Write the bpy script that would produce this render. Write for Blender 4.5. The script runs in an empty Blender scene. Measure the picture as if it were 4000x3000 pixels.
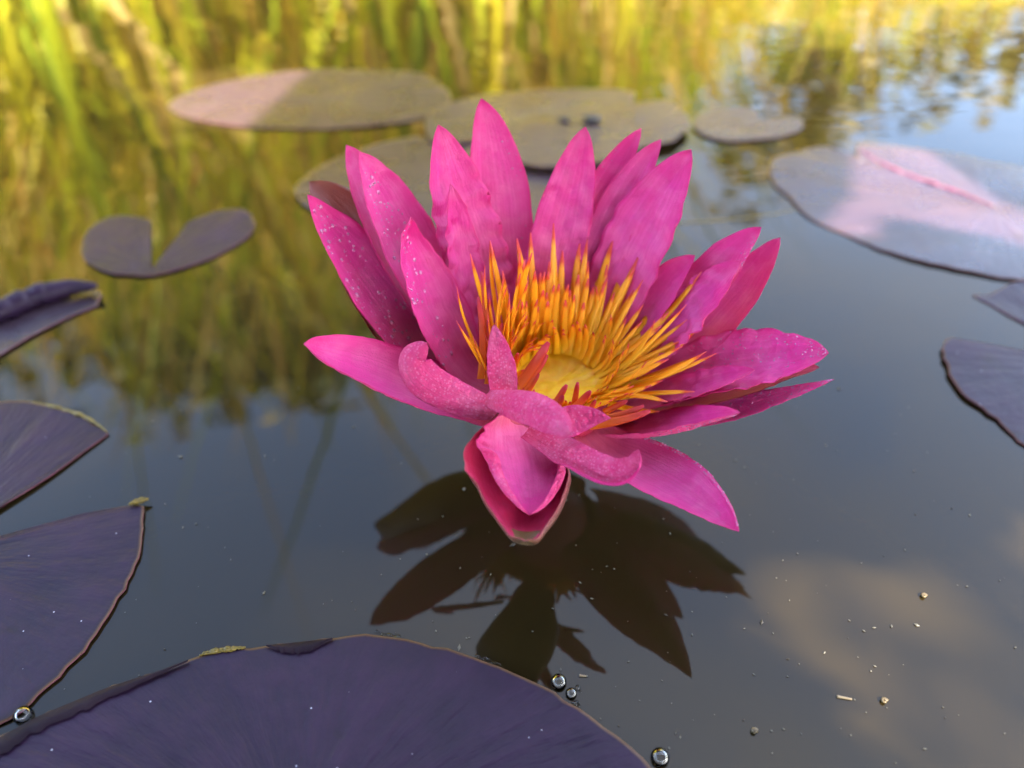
import bpy, bmesh, math, random
from mathutils import Vector, Matrix, noise

# ------------------------------------------------------------------ camera, sky, sun
SC = bpy.context.scene
COL = SC.collection
R = math.radians
H = 0.14                       # camera height over the water (m)
PITCH = R(42.0)
FPX = 3000.0                   # focal length in pixels of a 4000 x 3000 frame

cam_d = bpy.data.cameras.new('camera')
cam = bpy.data.objects.new('camera', cam_d)
COL.objects.link(cam)
cam.location = (0, 0, H)
cam.rotation_euler = (math.pi / 2 - PITCH, 0, 0)
cam_d.sensor_width = 36.0
cam_d.lens = 36.0 * FPX / 4000.0
cam_d.clip_start = 0.005
cam_d.clip_end = 500
cam_d.dof.use_dof = True
cam_d.dof.focus_distance = 0.152
cam_d.dof.aperture_fstop = 8.0
SC.camera = cam

SUN_EL, SUN_AZ = R(44.0), R(-40.0)      # direction TO the sun, azimuth measured from +x towards +y
SUN = Vector((math.cos(SUN_EL) * math.cos(SUN_AZ), math.cos(SUN_EL) * math.sin(SUN_AZ), math.sin(SUN_EL)))

world = bpy.data.worlds.new('World')
SC.world = world
world.use_nodes = True
wn = world.node_tree.nodes
sky = wn.new('ShaderNodeTexSky')
sky.sky_type = 'NISHITA'
sky.sun_disc = False
sky.sun_elevation = SUN_EL
sky.sun_rotation = math.pi / 2 - SUN_AZ
sky.air_density = 1.0
sky.dust_density = 3.0
sky.ozone_density = 1.2
wl = world.node_tree.links
tcw = wn.new('ShaderNodeTexCoord')
cmap = wn.new('ShaderNodeMapping')
cmap.inputs['Scale'].default_value = (1.0, 1.0, 1.7)
cmap.inputs['Location'].default_value = (3.1, 0.4, 1.7)
wl.new(tcw.outputs['Generated'], cmap.inputs[0])
cno = wn.new('ShaderNodeTexNoise')
cno.inputs['Scale'].default_value = 1.9
cno.inputs['Detail'].default_value = 5.0
cno.inputs['Roughness'].default_value = 0.5
wl.new(cmap.outputs[0], cno.inputs['Vector'])
crp = wn.new('ShaderNodeValToRGB')
crp.color_ramp.elements[0].position = 0.44
crp.color_ramp.elements[0].color = (0.02, 0.02, 0.02, 1)
crp.color_ramp.elements[1].position = 0.70
crp.color_ramp.elements[1].color = (0.46, 0.46, 0.46, 1)
wl.new(cno.outputs[0], crp.inputs[0])
cmx = wn.new('ShaderNodeMix')
cmx.data_type = 'RGBA'
wl.new(crp.outputs[0], cmx.inputs[0])
wl.new(sky.outputs[0], cmx.inputs[6])
cmx.inputs[7].default_value = (2.7, 2.42, 2.02, 1)      # thin white cloud
wl.new(cmx.outputs[2], wn['Background'].inputs[0])
wn['Background'].inputs[1].default_value = 0.15

sun_d = bpy.data.lights.new('sun', 'SUN')
sun = bpy.data.objects.new('sun', sun_d)
COL.objects.link(sun)
sun_d.energy = 5.0
sun_d.angle = R(0.45)
sun_d.color = (1.0, 0.90, 0.74)
sun.rotation_euler = (-SUN).to_track_quat('-Z', 'Y').to_euler()
sun.location = SUN * 5

SC.view_settings.view_transform = 'Standard'
SC.view_settings.look = 'None'
SC.view_settings.gamma = 1.0
SC.view_settings.exposure = 3.75
SC.view_settings.use_curve_mapping = False
SC.cycles.use_denoising = True
SC.cycles.max_bounces = 10
SC.cycles.caustics_reflective = False
SC.cycles.caustics_refractive = False

# ------------------------------------------------------------------ pixel -> place helpers
FWD = Vector((0, math.cos(PITCH), -math.sin(PITCH)))
UP = Vector((0, math.sin(PITCH), math.cos(PITCH)))
RT = Vector((1, 0, 0))
CAM = Vector((0, 0, H))


def ray(px, py):
    return FWD + RT * ((px - 2000) / FPX) - UP * ((py - 1500) / FPX)


def at_depth(px, py, d):
    return CAM + ray(px, py) * d


def on_water(px, py, z=0.0):
    d = ray(px, py)
    return CAM + d * ((z - H) / d.z)


def proj(p):
    v = p - CAM
    d = v.dot(FWD)
    return (2000 + FPX * v.dot(RT) / d, 1500 - FPX * v.dot(UP) / d)


def depth(p):
    return (p - CAM).dot(FWD)


def sm(a, b, x):
    if b == a:
        return 1.0 if x >= b else 0.0
    t = max(0.0, min(1.0, (x - a) / (b - a)))
    return t * t * (3 - 2 * t)


def catmull(pts, n, closed=False):
    """n samples along a Catmull-Rom curve through 2-D or 3-D tuples, by chord length"""
    m = len(pts)
    dim = len(pts[0])
    seg = m if closed else m - 1
    ln = []
    for i in range(seg):
        a, b = pts[i], pts[(i + 1) % m]
        ln.append(math.sqrt(sum((a[k] - b[k]) ** 2 for k in range(dim))) or 1e-9)
    tot = sum(ln)
    out = []
    cnt = n if closed else n - 1
    for j in range(n):
        t = tot * j / cnt
        i = 0
        while i < seg - 1 and t > ln[i]:
            t -= ln[i]
            i += 1
        u = min(1.0, t / ln[i])
        g = (lambda k: pts[k % m]) if closed else (lambda k: pts[max(0, min(m - 1, k))])
        p0, p1, p2, p3 = g(i - 1), g(i), g(i + 1), g(i + 2)
        if not closed and i == 0:
            p0 = tuple(2 * p1[k] - p2[k] for k in range(dim))
        if not closed and i == seg - 1:
            p3 = tuple(2 * p2[k] - p1[k] for k in range(dim))
        out.append(tuple(0.5 * ((2 * p1[k]) + (-p0[k] + p2[k]) * u + (2 * p0[k] - 5 * p1[k] + 4 * p2[k] - p3[k]) * u * u
                                + (-p0[k] + 3 * p1[k] - 3 * p2[k] + p3[k]) * u ** 3) for k in range(dim)))
    return out


# ------------------------------------------------------------------ object helpers
def mesh_obj(name, verts, faces, mats, parent=None, fmat=None, uvs=None, smooth=True, col=None):
    me = bpy.data.meshes.new(name)
    me.from_pydata([tuple(v) for v in verts], [], faces)
    for m in (mats if isinstance(mats, (list, tuple)) else [mats]):
        me.materials.append(m)
    if fmat:
        me.polygons.foreach_set('material_index', fmat)
    if uvs:
        lay = me.uv_layers.new(name='UVMap')
        for lp in me.loops:
            lay.data[lp.index].uv = uvs[lp.vertex_index]
    if col:
        ca = me.color_attributes.new('tint', 'FLOAT_COLOR', 'POINT')
        for i, c in enumerate(col):
            ca.data[i].color = (c[0], c[1], c[2], 1)
    if smooth:
        me.polygons.foreach_set('use_smooth', [True] * len(me.polygons))
    me.update()
    o = bpy.data.objects.new(name, me)
    COL.objects.link(o)
    if parent:
        o.parent = parent
        o.matrix_parent_inverse = Matrix.Translation(-parent.location)
    return o


def tag(o, label=None, cat=None, group=None, kind=None):
    for k, v in (('label', label), ('category', cat), ('group', group), ('kind', kind)):
        if v:
            o[k] = v
    return o


def empty(name, loc, label, cat, group=None):
    o = bpy.data.objects.new(name, None)
    o.empty_display_size = 0.01
    o.location = loc
    COL.objects.link(o)
    return tag(o, label, cat, group)


class MB:
    """collects vertices and faces of one mesh"""
    def __init__(self):
        self.v, self.f, self.m, self.c = [], [], [], []

    def add(self, vs, fs, mi=0, col=None):
        b = len(self.v)
        self.v += list(vs)
        self.f += [tuple(i + b for i in f) for f in fs]
        self.m += [mi] * len(fs)
        if col:
            self.c += [col] * len(vs)

    def tube(self, pts, rads, n=8, mi=0, col=None, cap=True):
        pts = [Vector(p) for p in pts]
        vs, fs = [], []
        ref = Vector((0.31, 0.17, 0.93))
        for i, p in enumerate(pts):
            t = (pts[min(i + 1, len(pts) - 1)] - pts[max(i - 1, 0)]).normalized()
            a = t.cross(ref)
            if a.length < 1e-4:
                a = t.cross(Vector((1, 0, 0)))
            a.normalize()
            b = t.cross(a)
            for k in range(n):
                w = 2 * math.pi * k / n
                vs.append(p + (a * math.cos(w) + b * math.sin(w)) * rads[i])
        for i in range(len(pts) - 1):
            for k in range(n):
                fs.append((i * n + k, i * n + (k + 1) % n, (i + 1) * n + (k + 1) % n, (i + 1) * n + k))
        if cap:
            fs.append(tuple(range(n))[::-1])
            fs.append(tuple((len(pts) - 1) * n + k for k in range(n)))
        self.add(vs, fs, mi, col)

    def build(self, name, mats, parent=None, smooth=True):
        return mesh_obj(name, self.v, self.f, mats, parent, self.m, None, smooth, self.c if self.c else None)


# ------------------------------------------------------------------ materials
def mat(name):
    m = bpy.data.materials.new(name)
    m.use_nodes = True
    nt = m.node_tree
    return m, nt, nt.nodes['Principled BSDF'], nt.nodes['Material Output']


def N(nt, t, **kw):
    n = nt.nodes.new(t)
    for k, v in kw.items():
        if k in n.inputs:
            n.inputs[k].default_value = v
        else:
            setattr(n, k, v)
    return n


def ramp(nt, stops, src=None, interp='LINEAR'):
    r = nt.nodes.new('ShaderNodeValToRGB')
    r.color_ramp.interpolation = interp
    els = r.color_ramp.elements
    while len(els) < len(stops):
        els.new(0.5)
    for e, (p, c) in zip(els, stops):
        e.position = p
        e.color = (c[0], c[1], c[2], 1)
    if src:
        nt.links.new(src, r.inputs[0])
    return r


def mixc(nt, fac, a, b, mode='MIX'):
    n = nt.nodes.new('ShaderNodeMix')
    n.data_type = 'RGBA'
    n.blend_type = mode
    for s, v in ((n.inputs[0], fac), (n.inputs[6], a), (n.inputs[7], b)):
        if isinstance(v, (int, float)):
            s.default_value = v
        elif isinstance(v, tuple):
            s.default_value = (v[0], v[1], v[2], 1)
        else:
            nt.links.new(v, s)
    return n.outputs[2]


def uvxy(nt):
    t = N(nt, 'ShaderNodeUVMap', uv_map='UVMap')
    s = N(nt, 'ShaderNodeSeparateXYZ')
    nt.links.new(t.outputs[0], s.inputs[0])
    return t.outputs[0], s.outputs[0], s.outputs[1]


def petal_mat(name, stops, mott, rough, edge=None, bump=0.25, vein=0.6, trans=0.3, transcol=(0.7, 0.08, 0.36), pebble=0.0):
    m, nt, p, out = mat(name)
    L = nt.links
    uv, u, v = uvxy(nt)
    base = ramp(nt, stops, v)
    tc = N(nt, 'ShaderNodeTexCoord')
    nz = N(nt, 'ShaderNodeTexNoise', Scale=170.0, Detail=5.0, Roughness=0.6)
    L.new(tc.outputs['Object'], nz.inputs['Vector'])
    mr = ramp(nt, [(0.46, (0, 0, 0)), (0.66, (1, 1, 1))], nz.outputs[0])
    # long fine veins: noise stretched along the petal
    mp = N(nt, 'ShaderNodeMapping')
    mp.inputs['Scale'].default_value = (30, 2.0, 1)
    L.new(uv, mp.inputs[0])
    vn = N(nt, 'ShaderNodeTexNoise', Scale=1.0, Detail=3.0)
    L.new(mp.outputs[0], vn.inputs['Vector'])
    vr = ramp(nt, [(0.4, (0, 0, 0)), (0.62, (1, 1, 1))], vn.outputs[0])
    mixf = N(nt, 'ShaderNodeMath', operation='MULTIPLY')
    L.new(mr.outputs[0], mixf.inputs[0])
    mixf.inputs[1].default_value = 0.34
    c1 = mixc(nt, mixf.outputs[0], base.outputs[0], mott)
    if pebble:
        # bead-like cells: dew reflections painted as paler centres on the outer skin
        pv = N(nt, 'ShaderNodeTexVoronoi', Scale=1500.0)
        L.new(tc.outputs['Object'], pv.inputs['Vector'])
        pr = ramp(nt, [(0.15, (0.55, 0.55, 0.55)), (0.42, (0, 0, 0))], pv.outputs[0])
        c1 = mixc(nt, pr.outputs[0], c1, mott)
    vf = N(nt, 'ShaderNodeMath', operation='MULTIPLY')
    L.new(vr.outputs[0], vf.inputs[0])
    vf.inputs[1].default_value = vein * 0.5
    c2 = mixc(nt, vf.outputs[0], c1, tuple(x * 0.8 for x in stops[-1][1]))
    eu = N(nt, 'ShaderNodeMath', operation='SUBTRACT')
    L.new(u, eu.inputs[0])
    eu.inputs[1].default_value = 0.5
    ea = N(nt, 'ShaderNodeMath', operation='ABSOLUTE')
    L.new(eu.outputs[0], ea.inputs[0])
    er = ramp(nt, [(0.30, (0, 0, 0)), (0.46, (0.35, 0.35, 0.35)), (0.495, (0.9, 0.9, 0.9))], ea.outputs[0])
    c2 = mixc(nt, er.outputs[0], c2, edge or stops[-1][1])
    L.new(c2, p.inputs['Base Color'])
    p.inputs['Roughness'].default_value = rough
    p.inputs['Sheen Weight'].default_value = 0.04
    p.inputs['Specular IOR Level'].default_value = 0.4
    # relief: veins + cell-size pebbling
    fine = N(nt, 'ShaderNodeTexNoise', Scale=2600.0, Detail=2.0)
    L.new(tc.outputs['Object'], fine.inputs['Vector'])
    add = N(nt, 'ShaderNodeMath', operation='MULTIPLY_ADD')
    L.new(vn.outputs[0], add.inputs[0])
    add.inputs[1].default_value = 1.4
    L.new(fine.outputs[0], add.inputs[2])
    hsrc = add.outputs[0]
    if pebble:
        vo = N(nt, 'ShaderNodeTexVoronoi', Scale=1250.0)
        vo.feature = 'SMOOTH_F1'
        L.new(tc.outputs['Object'], vo.inputs['Vector'])
        a2 = N(nt, 'ShaderNodeMath', operation='MULTIPLY_ADD')
        L.new(vo.outputs[0], a2.inputs[0])
        a2.inputs[1].default_value = -pebble
        L.new(hsrc, a2.inputs[2])
        hsrc = a2.outputs[0]
    bp = N(nt, 'ShaderNodeBump', Strength=bump, Distance=0.0005)
    L.new(hsrc, bp.inputs['Height'])
    L.new(bp.outputs[0], p.inputs['Normal'])
    tr = N(nt, 'ShaderNodeBsdfTranslucent')
    tcol = mixc(nt, 0.4, c2, transcol)
    L.new(tcol, tr.inputs[0])
    ms = N(nt, 'ShaderNodeMixShader')
    ms.inputs[0].default_value = trans
    L.new(p.outputs[0], ms.inputs[1])
    L.new(tr.outputs[0], ms.inputs[2])
    L.new(ms.outputs[0], out.inputs[0])
    return m


M = {}
M['petal_in'] = petal_mat('petal_inner_face', [(0.0, (0.72, 0.11, 0.12)), (0.25, (0.72, 0.10, 0.29)), (0.6, (0.70, 0.060, 0.33)), (0.85, (0.68, 0.022, 0.28)), (1.0, (0.64, 0.010, 0.20))],
                          (0.84, 0.24, 0.50), 0.42, bump=0.45, trans=0.38, transcol=(0.85, 0.07, 0.40))  # random mottle, made paler to put crumple highlights into the colour
M['petal_out'] = petal_mat('petal_outer_face', [(0.0, (0.74, 0.035, 0.13)), (0.3, (0.80, 0.045, 0.22)), (1.0, (0.80, 0.05, 0.25))],
                           (0.92, 0.30, 0.54), 0.33, bump=0.9, pebble=1.6, trans=0.34)
M['sepal_in'] = petal_mat('sepal_inner_face', [(0.0, (0.42, 0.015, 0.06)), (0.7, (0.46, 0.012, 0.08)), (1.0, (0.40, 0.02, 0.06))], (0.5, 0.03, 0.16), 0.4, trans=0.15)
M['sepal_out'] = petal_mat('sepal_outer_face', edge=(0.25, 0.02, 0.03), stops= [(0.0, (0.14, 0.012, 0.015)), (0.4, (0.08, 0.016, 0.008)), (0.8, (0.055, 0.024, 0.008)), (1.0, (0.075, 0.04, 0.012))],
                           mott=(0.065, 0.042, 0.011), rough=0.42, bump=0.4, trans=0.06, transcol=(0.4, 0.05, 0.03))
M['sepal_shaded'] = petal_mat('sepal_shaded_red_brown', [(0.0, (0.30, 0.03, 0.03)), (1.0, (0.16, 0.025, 0.012))], (0.14, 0.03, 0.015), 0.42, trans=0.1, transcol=(0.5, 0.06, 0.03))  # inner sepal face in darker red-brown: its shade is put into the colour
M['sepal_tip'] = petal_mat('sepal_tip', [(0.0, (0.10, 0.055, 0.035)), (1.0, (0.12, 0.065, 0.018))], (0.24, 0.17, 0.15), 0.35, trans=0.05)


def simple(name, c, rough=0.5, c2=None, scale=60.0, bump=0.0, trans=0.0, spec=0.5):
    m, nt, p, out = mat(name)
    L = nt.links
    tc = N(nt, 'ShaderNodeTexCoord')
    nz = N(nt, 'ShaderNodeTexNoise', Scale=scale, Detail=5.0, Roughness=0.6)
    L.new(tc.outputs['Object'], nz.inputs['Vector'])
    r = ramp(nt, [(0.3, c), (0.7, c2 or c)], nz.outputs[0])
    L.new(r.outputs[0], p.inputs['Base Color'])
    p.inputs['Roughness'].default_value = rough
    p.inputs['Specular IOR Level'].default_value = spec
    if bump:
        b = N(nt, 'ShaderNodeBump', Strength=bump, Distance=0.3 / scale)
        L.new(nz.outputs[0], b.inputs['Height'])
        L.new(b.outputs[0], p.inputs['Normal'])
    if trans:
        tr = N(nt, 'ShaderNodeBsdfTranslucent')
        L.new(r.outputs[0], tr.inputs[0])
        ms = N(nt, 'ShaderNodeMixShader')
        ms.inputs[0].default_value = trans
        L.new(p.outputs[0], ms.inputs[1])
        L.new(tr.outputs[0], ms.inputs[2])
        L.new(ms.outputs[0], out.inputs[0])
    return m


def tinted(name, rough=0.5, trans=0.3, var=0.25):
    m, nt, p, out = mat(name)
    L = nt.links
    a = N(nt, 'ShaderNodeVertexColor', layer_name='tint')
    tc = N(nt, 'ShaderNodeTexCoord')
    nz = N(nt, 'ShaderNodeTexNoise', Scale=25.0, Detail=3.0)
    L.new(tc.outputs['Object'], nz.inputs['Vector'])
    c = mixc(nt, nz.outputs[0], a.outputs[0], tuple([1 - var] * 3), 'MULTIPLY')
    L.new(c, p.inputs['Base Color'])
    p.inputs['Roughness'].default_value = rough
    tr = N(nt, 'ShaderNodeBsdfTranslucent')
    L.new(c, tr.inputs[0])
    ms = N(nt, 'ShaderNodeMixShader')
    ms.inputs[0].default_value = trans
    L.new(p.outputs[0], ms.inputs[1])
    L.new(tr.outputs[0], ms.inputs[2])
    L.new(ms.outputs[0], out.inputs[0])
    return m


def stamen_mat(name, stops):
    m, nt, p, out = mat(name)
    uv, u, v = uvxy(nt)
    r = ramp(nt, stops, v)
    tc = N(nt, 'ShaderNodeTexCoord')
    nz = N(nt, 'ShaderNodeTexNoise', Scale=700.0, Detail=3.0)
    nt.links.new(tc.outputs['Object'], nz.inputs['Vector'])
    c = mixc(nt, nz.outputs[0], r.outputs[0], (0.95, 0.88, 0.8), 'MULTIPLY')
    nt.links.new(c, p.inputs['Base Color'])
    p.inputs['Roughness'].default_value = 0.45
    b = N(nt, 'ShaderNodeBump', Strength=0.3, Distance=0.0003)
    nt.links.new(nz.outputs[0], b.inputs['Height'])
    nt.links.new(b.outputs[0], p.inputs['Normal'])
    tr = N(nt, 'ShaderNodeBsdfTranslucent')
    nt.links.new(c, tr.inputs[0])
    ms = N(nt, 'ShaderNodeMixShader')
    ms.inputs[0].default_value = 0.45
    nt.links.new(p.outputs[0], ms.inputs[1])
    nt.links.new(tr.outputs[0], ms.inputs[2])
    nt.links.new(ms.outputs[0], out.inputs[0])
    return m


M['st_in'] = stamen_mat('stamen_inner', [(0.0, (0.95, 0.66, 0.02)), (0.4, (0.95, 0.55, 0.014)), (0.84, (0.93, 0.45, 0.02)), (0.9, (0.72, 0.09, 0.03)), (1.0, (0.72, 0.06, 0.12))])
M['st_out'] = stamen_mat('stamen_outer', [(0.0, (0.95, 0.60, 0.02)), (0.4, (0.94, 0.50, 0.015)), (0.84, (0.92, 0.38, 0.02)), (0.93, (0.70, 0.08, 0.03)), (1.0, (0.68, 0.04, 0.10))])
M['st_red'] = stamen_mat('stamen_red_back', [(0.0, (0.85, 0.30, 0.015)), (0.3, (0.75, 0.15, 0.015)), (0.75, (0.62, 0.06, 0.03)), (1.0, (0.55, 0.025, 0.08))])
M['disc'] = simple('stigma_yellow', (0.88, 0.48, 0.006), 0.45, (0.92, 0.66, 0.010), 500.0, 0.6, 0.2)
M['stalk'] = simple('stalk_brown', (0.12, 0.05, 0.02), 0.4, (0.20, 0.09, 0.03), 150.0, 0.1)


def water_mat():
    m, nt, p, out = mat('pond_water')
    L = nt.links
    tc = N(nt, 'ShaderNodeTexCoord')
    n0 = N(nt, 'ShaderNodeTexNoise', Scale=7.0, Detail=3.0)
    L.new(tc.outputs['Object'], n0.inputs['Vector'])
    r = ramp(nt, [(0.3, (0.0125, 0.0088, 0.0030)), (0.7, (0.0165, 0.0115, 0.0040))], n0.outputs[0])
    L.new(r.outputs[0], p.inputs['Base Color'])
    p.inputs['Roughness'].default_value = 0.0
    p.inputs['IOR'].default_value = 1.333
    # small surface ripples, calmer round the flower, livelier towards the reeds
    n1 = N(nt, 'ShaderNodeTexNoise', Scale=11.0, Detail=2.0)
    mp = N(nt, 'ShaderNodeMapping')
    mp.inputs['Scale'].default_value = (1.0, 1.7, 1.0)
    L.new(tc.outputs['Object'], mp.inputs[0])
    L.new(mp.outputs[0], n1.inputs['Vector'])
    n2 = N(nt, 'ShaderNodeTexNoise', Scale=55.0, Detail=2.0)
    L.new(mp.outputs[0], n2.inputs['Vector'])
    ad = N(nt, 'ShaderNodeMath', operation='MULTIPLY_ADD')
    L.new(n2.outputs[0], ad.inputs[0])
    ad.inputs[1].default_value = 0.05
    L.new(n1.outputs[0], ad.inputs[2])
    sp = N(nt, 'ShaderNodeSeparateXYZ')
    L.new(tc.outputs['Object'], sp.inputs[0])
    mr = N(nt, 'ShaderNodeMapRange')
    mr.inputs['From Min'].default_value = 0.12
    mr.inputs['From Max'].default_value = 0.5
    mr.inputs['To Min'].default_value = 0.25
    mr.inputs['To Max'].default_value = 1.0
    L.new(sp.outputs[1], mr.inputs['Value'])
    b = N(nt, 'ShaderNodeBump', Distance=0.0007)
    L.new(mr.outputs[0], b.inputs['Strength'])
    L.new(ad.outputs[0], b.inputs['Height'])
    L.new(b.outputs[0], p.inputs['Normal'])
    return m


M['water'] = water_mat()


def pad_mat(name, ca, cb, rough=0.42, spec=0.20, bump=0.7):
    m, nt, p, out = mat(name)
    L = nt.links
    uv, u, v = uvxy(nt)       # u: round the pad, v: hub -> rim
    tc = N(nt, 'ShaderNodeTexCoord')
    n0 = N(nt, 'ShaderNodeTexNoise', Scale=55.0, Detail=6.0, Roughness=0.65)
    L.new(tc.outputs['Object'], n0.inputs['Vector'])
    r = ramp(nt, [(0.3, ca), (0.7, cb)], n0.outputs[0])
    mp = N(nt, 'ShaderNodeMapping')
    mp.inputs['Scale'].default_value = (26, 1.2, 1)
    L.new(uv, mp.inputs[0])
    vn = N(nt, 'ShaderNodeTexNoise', Scale=1.6, Detail=4.0, Roughness=0.6)
    L.new(mp.outputs[0], vn.inputs['Vector'])
    vr = ramp(nt, [(0.42, (0.82, 0.80, 0.84)), (0.6, (1.10, 1.05, 1.04))], vn.outputs[0])
    c = mixc(nt, 0.9, r.outputs[0], vr.outputs[0], 'MULTIPLY')
    # browned blotches
    sn = N(nt, 'ShaderNodeTexNoise', Scale=42.0, Detail=4.0, Roughness=0.7)
    L.new(tc.outputs['Object'], sn.inputs['Vector'])
    sr = ramp(nt, [(0.62, (0, 0, 0)), (0.72, (0.7, 0.7, 0.7))], sn.outputs[0])
    c = mixc(nt, sr.outputs[0], c, (0.012, 0.007, 0.006))
    # pale dust specks
    vo = N(nt, 'ShaderNodeTexVoronoi', Scale=300.0)
    L.new(tc.outputs['Object'], vo.inputs['Vector'])
    sp = ramp(nt, [(0.03, (1, 1, 1)), (0.06, (0, 0, 0))], vo.outputs[0])
    wsp = N(nt, 'ShaderNodeSeparateColor')
    L.new(vo.outputs['Color'], wsp.inputs[0])
    gt = N(nt, 'ShaderNodeMath', operation='GREATER_THAN')
    gt.inputs[1].default_value = 0.55
    L.new(wsp.outputs[0], gt.inputs[0])
    mu = N(nt, 'ShaderNodeMath', operation='MULTIPLY')
    L.new(sp.outputs[0], mu.inputs[0])
    L.new(gt.outputs[0], mu.inputs[1])
    c = mixc(nt, mu.outputs[0], c, (0.42, 0.42, 0.5))
    # dark wet band just inside the rim, in stretches
    bn = N(nt, 'ShaderNodeTexNoise', Scale=9.0, Detail=3.0)
    L.new(tc.outputs['Object'], bn.inputs['Vector'])
    wob = N(nt, 'ShaderNodeMath', operation='MULTIPLY_ADD')
    L.new(bn.outputs[0], wob.inputs[0])
    wob.inputs[1].default_value = 0.14
    L.new(v, wob.inputs[2])
    band = ramp(nt, [(1.035, (0, 0, 0)), (1.05, (0.8, 0.8, 0.8))])
    dv = N(nt, 'ShaderNodeMath', operation='MULTIPLY')
    L.new(wob.outputs[0], dv.inputs[0])
    dv.inputs[1].default_value = 0.9
    band.color_ramp.elements[0].position = 0.945
    band.color_ramp.elements[1].position = 0.965
    L.new(dv.outputs[0], band.inputs[0])
    c = mixc(nt, band.outputs[0], c, (0.012, 0.006, 0.014))
    # thin ochre rim
    rim = ramp(nt, [(0.985, (0, 0, 0)), (0.999, (0.4, 0.4, 0.4))], v)
    c = mixc(nt, rim.outputs[0], c, (0.24, 0.14, 0.06))
    L.new(c, p.inputs['Base Color'])
    rr = ramp(nt, [(0.3, (rough - 0.06,) * 3), (0.7, (rough + 0.1,) * 3)], n0.outputs[0])
    L.new(rr.outputs[0], p.inputs['Roughness'])
    p.inputs['Specular IOR Level'].default_value = spec
    ad = N(nt, 'ShaderNodeMath', operation='MULTIPLY_ADD')
    L.new(n0.outputs[0], ad.inputs[0])
    ad.inputs[1].default_value = 0.5
    L.new(vn.outputs[0], ad.inputs[2])
    b = N(nt, 'ShaderNodeBump', Strength=bump, Distance=0.0012)
    L.new(ad.outputs[0], b.inputs['Height'])
    L.new(b.outputs[0], p.inputs['Normal'])
    return m


M['pad'] = pad_mat('lily_pad_top', (0.010, 0.0045, 0.017), (0.025, 0.0115, 0.034))
M['pad_far'] = pad_mat('lily_pad_top_ruddy', (0.021, 0.012, 0.021), (0.032, 0.018, 0.028), 0.27, 0.40, 0.4)
M['pad_under'] = simple('lily_pad_underside', (0.10, 0.02, 0.05), 0.5, (0.16, 0.035, 0.07), 60.0)
M['pad_rim'] = simple('lily_pad_wet_rim', (0.008, 0.004, 0.009), 0.6, (0.016, 0.008, 0.014), 120.0, 0.2, 0.0, 0.12)
M['pad_yellow'] = simple('lily_pad_yellow_edge', (0.11, 0.08, 0.010), 0.4, (0.18, 0.13, 0.02), 200.0, 0.2, 0.2)
m, nt, p, out = mat('dew_bead_painted_light')
nt.nodes.remove(p)
fr = N(nt, 'ShaderNodeFresnel', IOR=1.45)
tp = N(nt, 'ShaderNodeBsdfTransparent')
tp.inputs[0].default_value = (0.97, 0.97, 0.98, 1)
gl = N(nt, 'ShaderNodeBsdfGlossy', Roughness=0.03)
ms = N(nt, 'ShaderNodeMixShader')
nt.links.new(fr.outputs[0], ms.inputs[0])
nt.links.new(tp.outputs[0], ms.inputs[1])
nt.links.new(gl.outputs[0], ms.inputs[2])
df = N(nt, 'ShaderNodeBsdfTranslucent')
df.inputs[0].default_value = (0.95, 0.45, 0.75, 1)  # pale pink painted in for light bent through the drop
df2 = N(nt, 'ShaderNodeBsdfDiffuse')
df2.inputs[0].default_value = (0.95, 0.42, 0.74, 1)
ad = N(nt, 'ShaderNodeMixShader')
ad.inputs[0].default_value = 0.3
nt.links.new(df2.outputs[0], ad.inputs[1])
nt.links.new(df.outputs[0], ad.inputs[2])
m2 = N(nt, 'ShaderNodeMixShader')
m2.inputs[0].default_value = 0.45
nt.links.new(ms.outputs[0], m2.inputs[1])
nt.links.new(ad.outputs[0], m2.inputs[2])
nt.links.new(m2.outputs[0], out.inputs[0])
M['dew'] = m
m, nt, p, out = mat('bubble_film')
nt.nodes.remove(p)
fr = N(nt, 'ShaderNodeFresnel', IOR=1.33)
tp = N(nt, 'ShaderNodeBsdfTransparent')
gl = N(nt, 'ShaderNodeBsdfGlossy', Roughness=0.02)
ms = N(nt, 'ShaderNodeMixShader')
nt.links.new(fr.outputs[0], ms.inputs[0])
nt.links.new(tp.outputs[0], ms.inputs[1])
nt.links.new(gl.outputs[0], ms.inputs[2])
nt.links.new(ms.outputs[0], out.inputs[0])
M['film'] = m
M['reed'] = tinted('reed_blade', 0.5, 0.40, 0.30)
M['foliage'] = tinted('tree_foliage', 0.55, 0.25, 0.4)
M['bark'] = simple('bark', (0.09, 0.065, 0.04), 0.85, (0.16, 0.12, 0.08), 30.0, 0.5)
M['ground'] = simple('bank_soil_grass', (0.14, 0.12, 0.03), 0.95, (0.26, 0.22, 0.05), 9.0, 0.4)
M['straw'] = simple('dry_straw', (0.16, 0.12, 0.07), 0.6, (0.22, 0.17, 0.10), 300.0, 0.2)
M['dark_bit'] = simple('dark_debris', (0.012, 0.010, 0.008), 0.6, (0.04, 0.03, 0.02), 300.0, 0.3)
M['pale_bit'] = simple('pale_specks', (0.06, 0.055, 0.042), 0.6, (0.12, 0.11, 0.085), 300.0)
M['snail'] = simple('snail_shell', (0.07, 0.05, 0.02), 0.3, (0.14, 0.10, 0.05), 500.0, 0.1)

# ------------------------------------------------------------------ setting: ground sheet, water
def shore(th):
    """distance of the shoreline from (0, 0.15) in direction th"""
    c, s = math.cos(th), math.sin(th)
    r = 0.78 + 0.55 * max(0, c) ** 1.4 + 0.30 * max(0, -c) ** 2
    r -= 0.16 * max(0, -s)
    return r + 0.05 * math.sin(5 * th + 1) + 0.03 * math.sin(11 * th)


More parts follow.
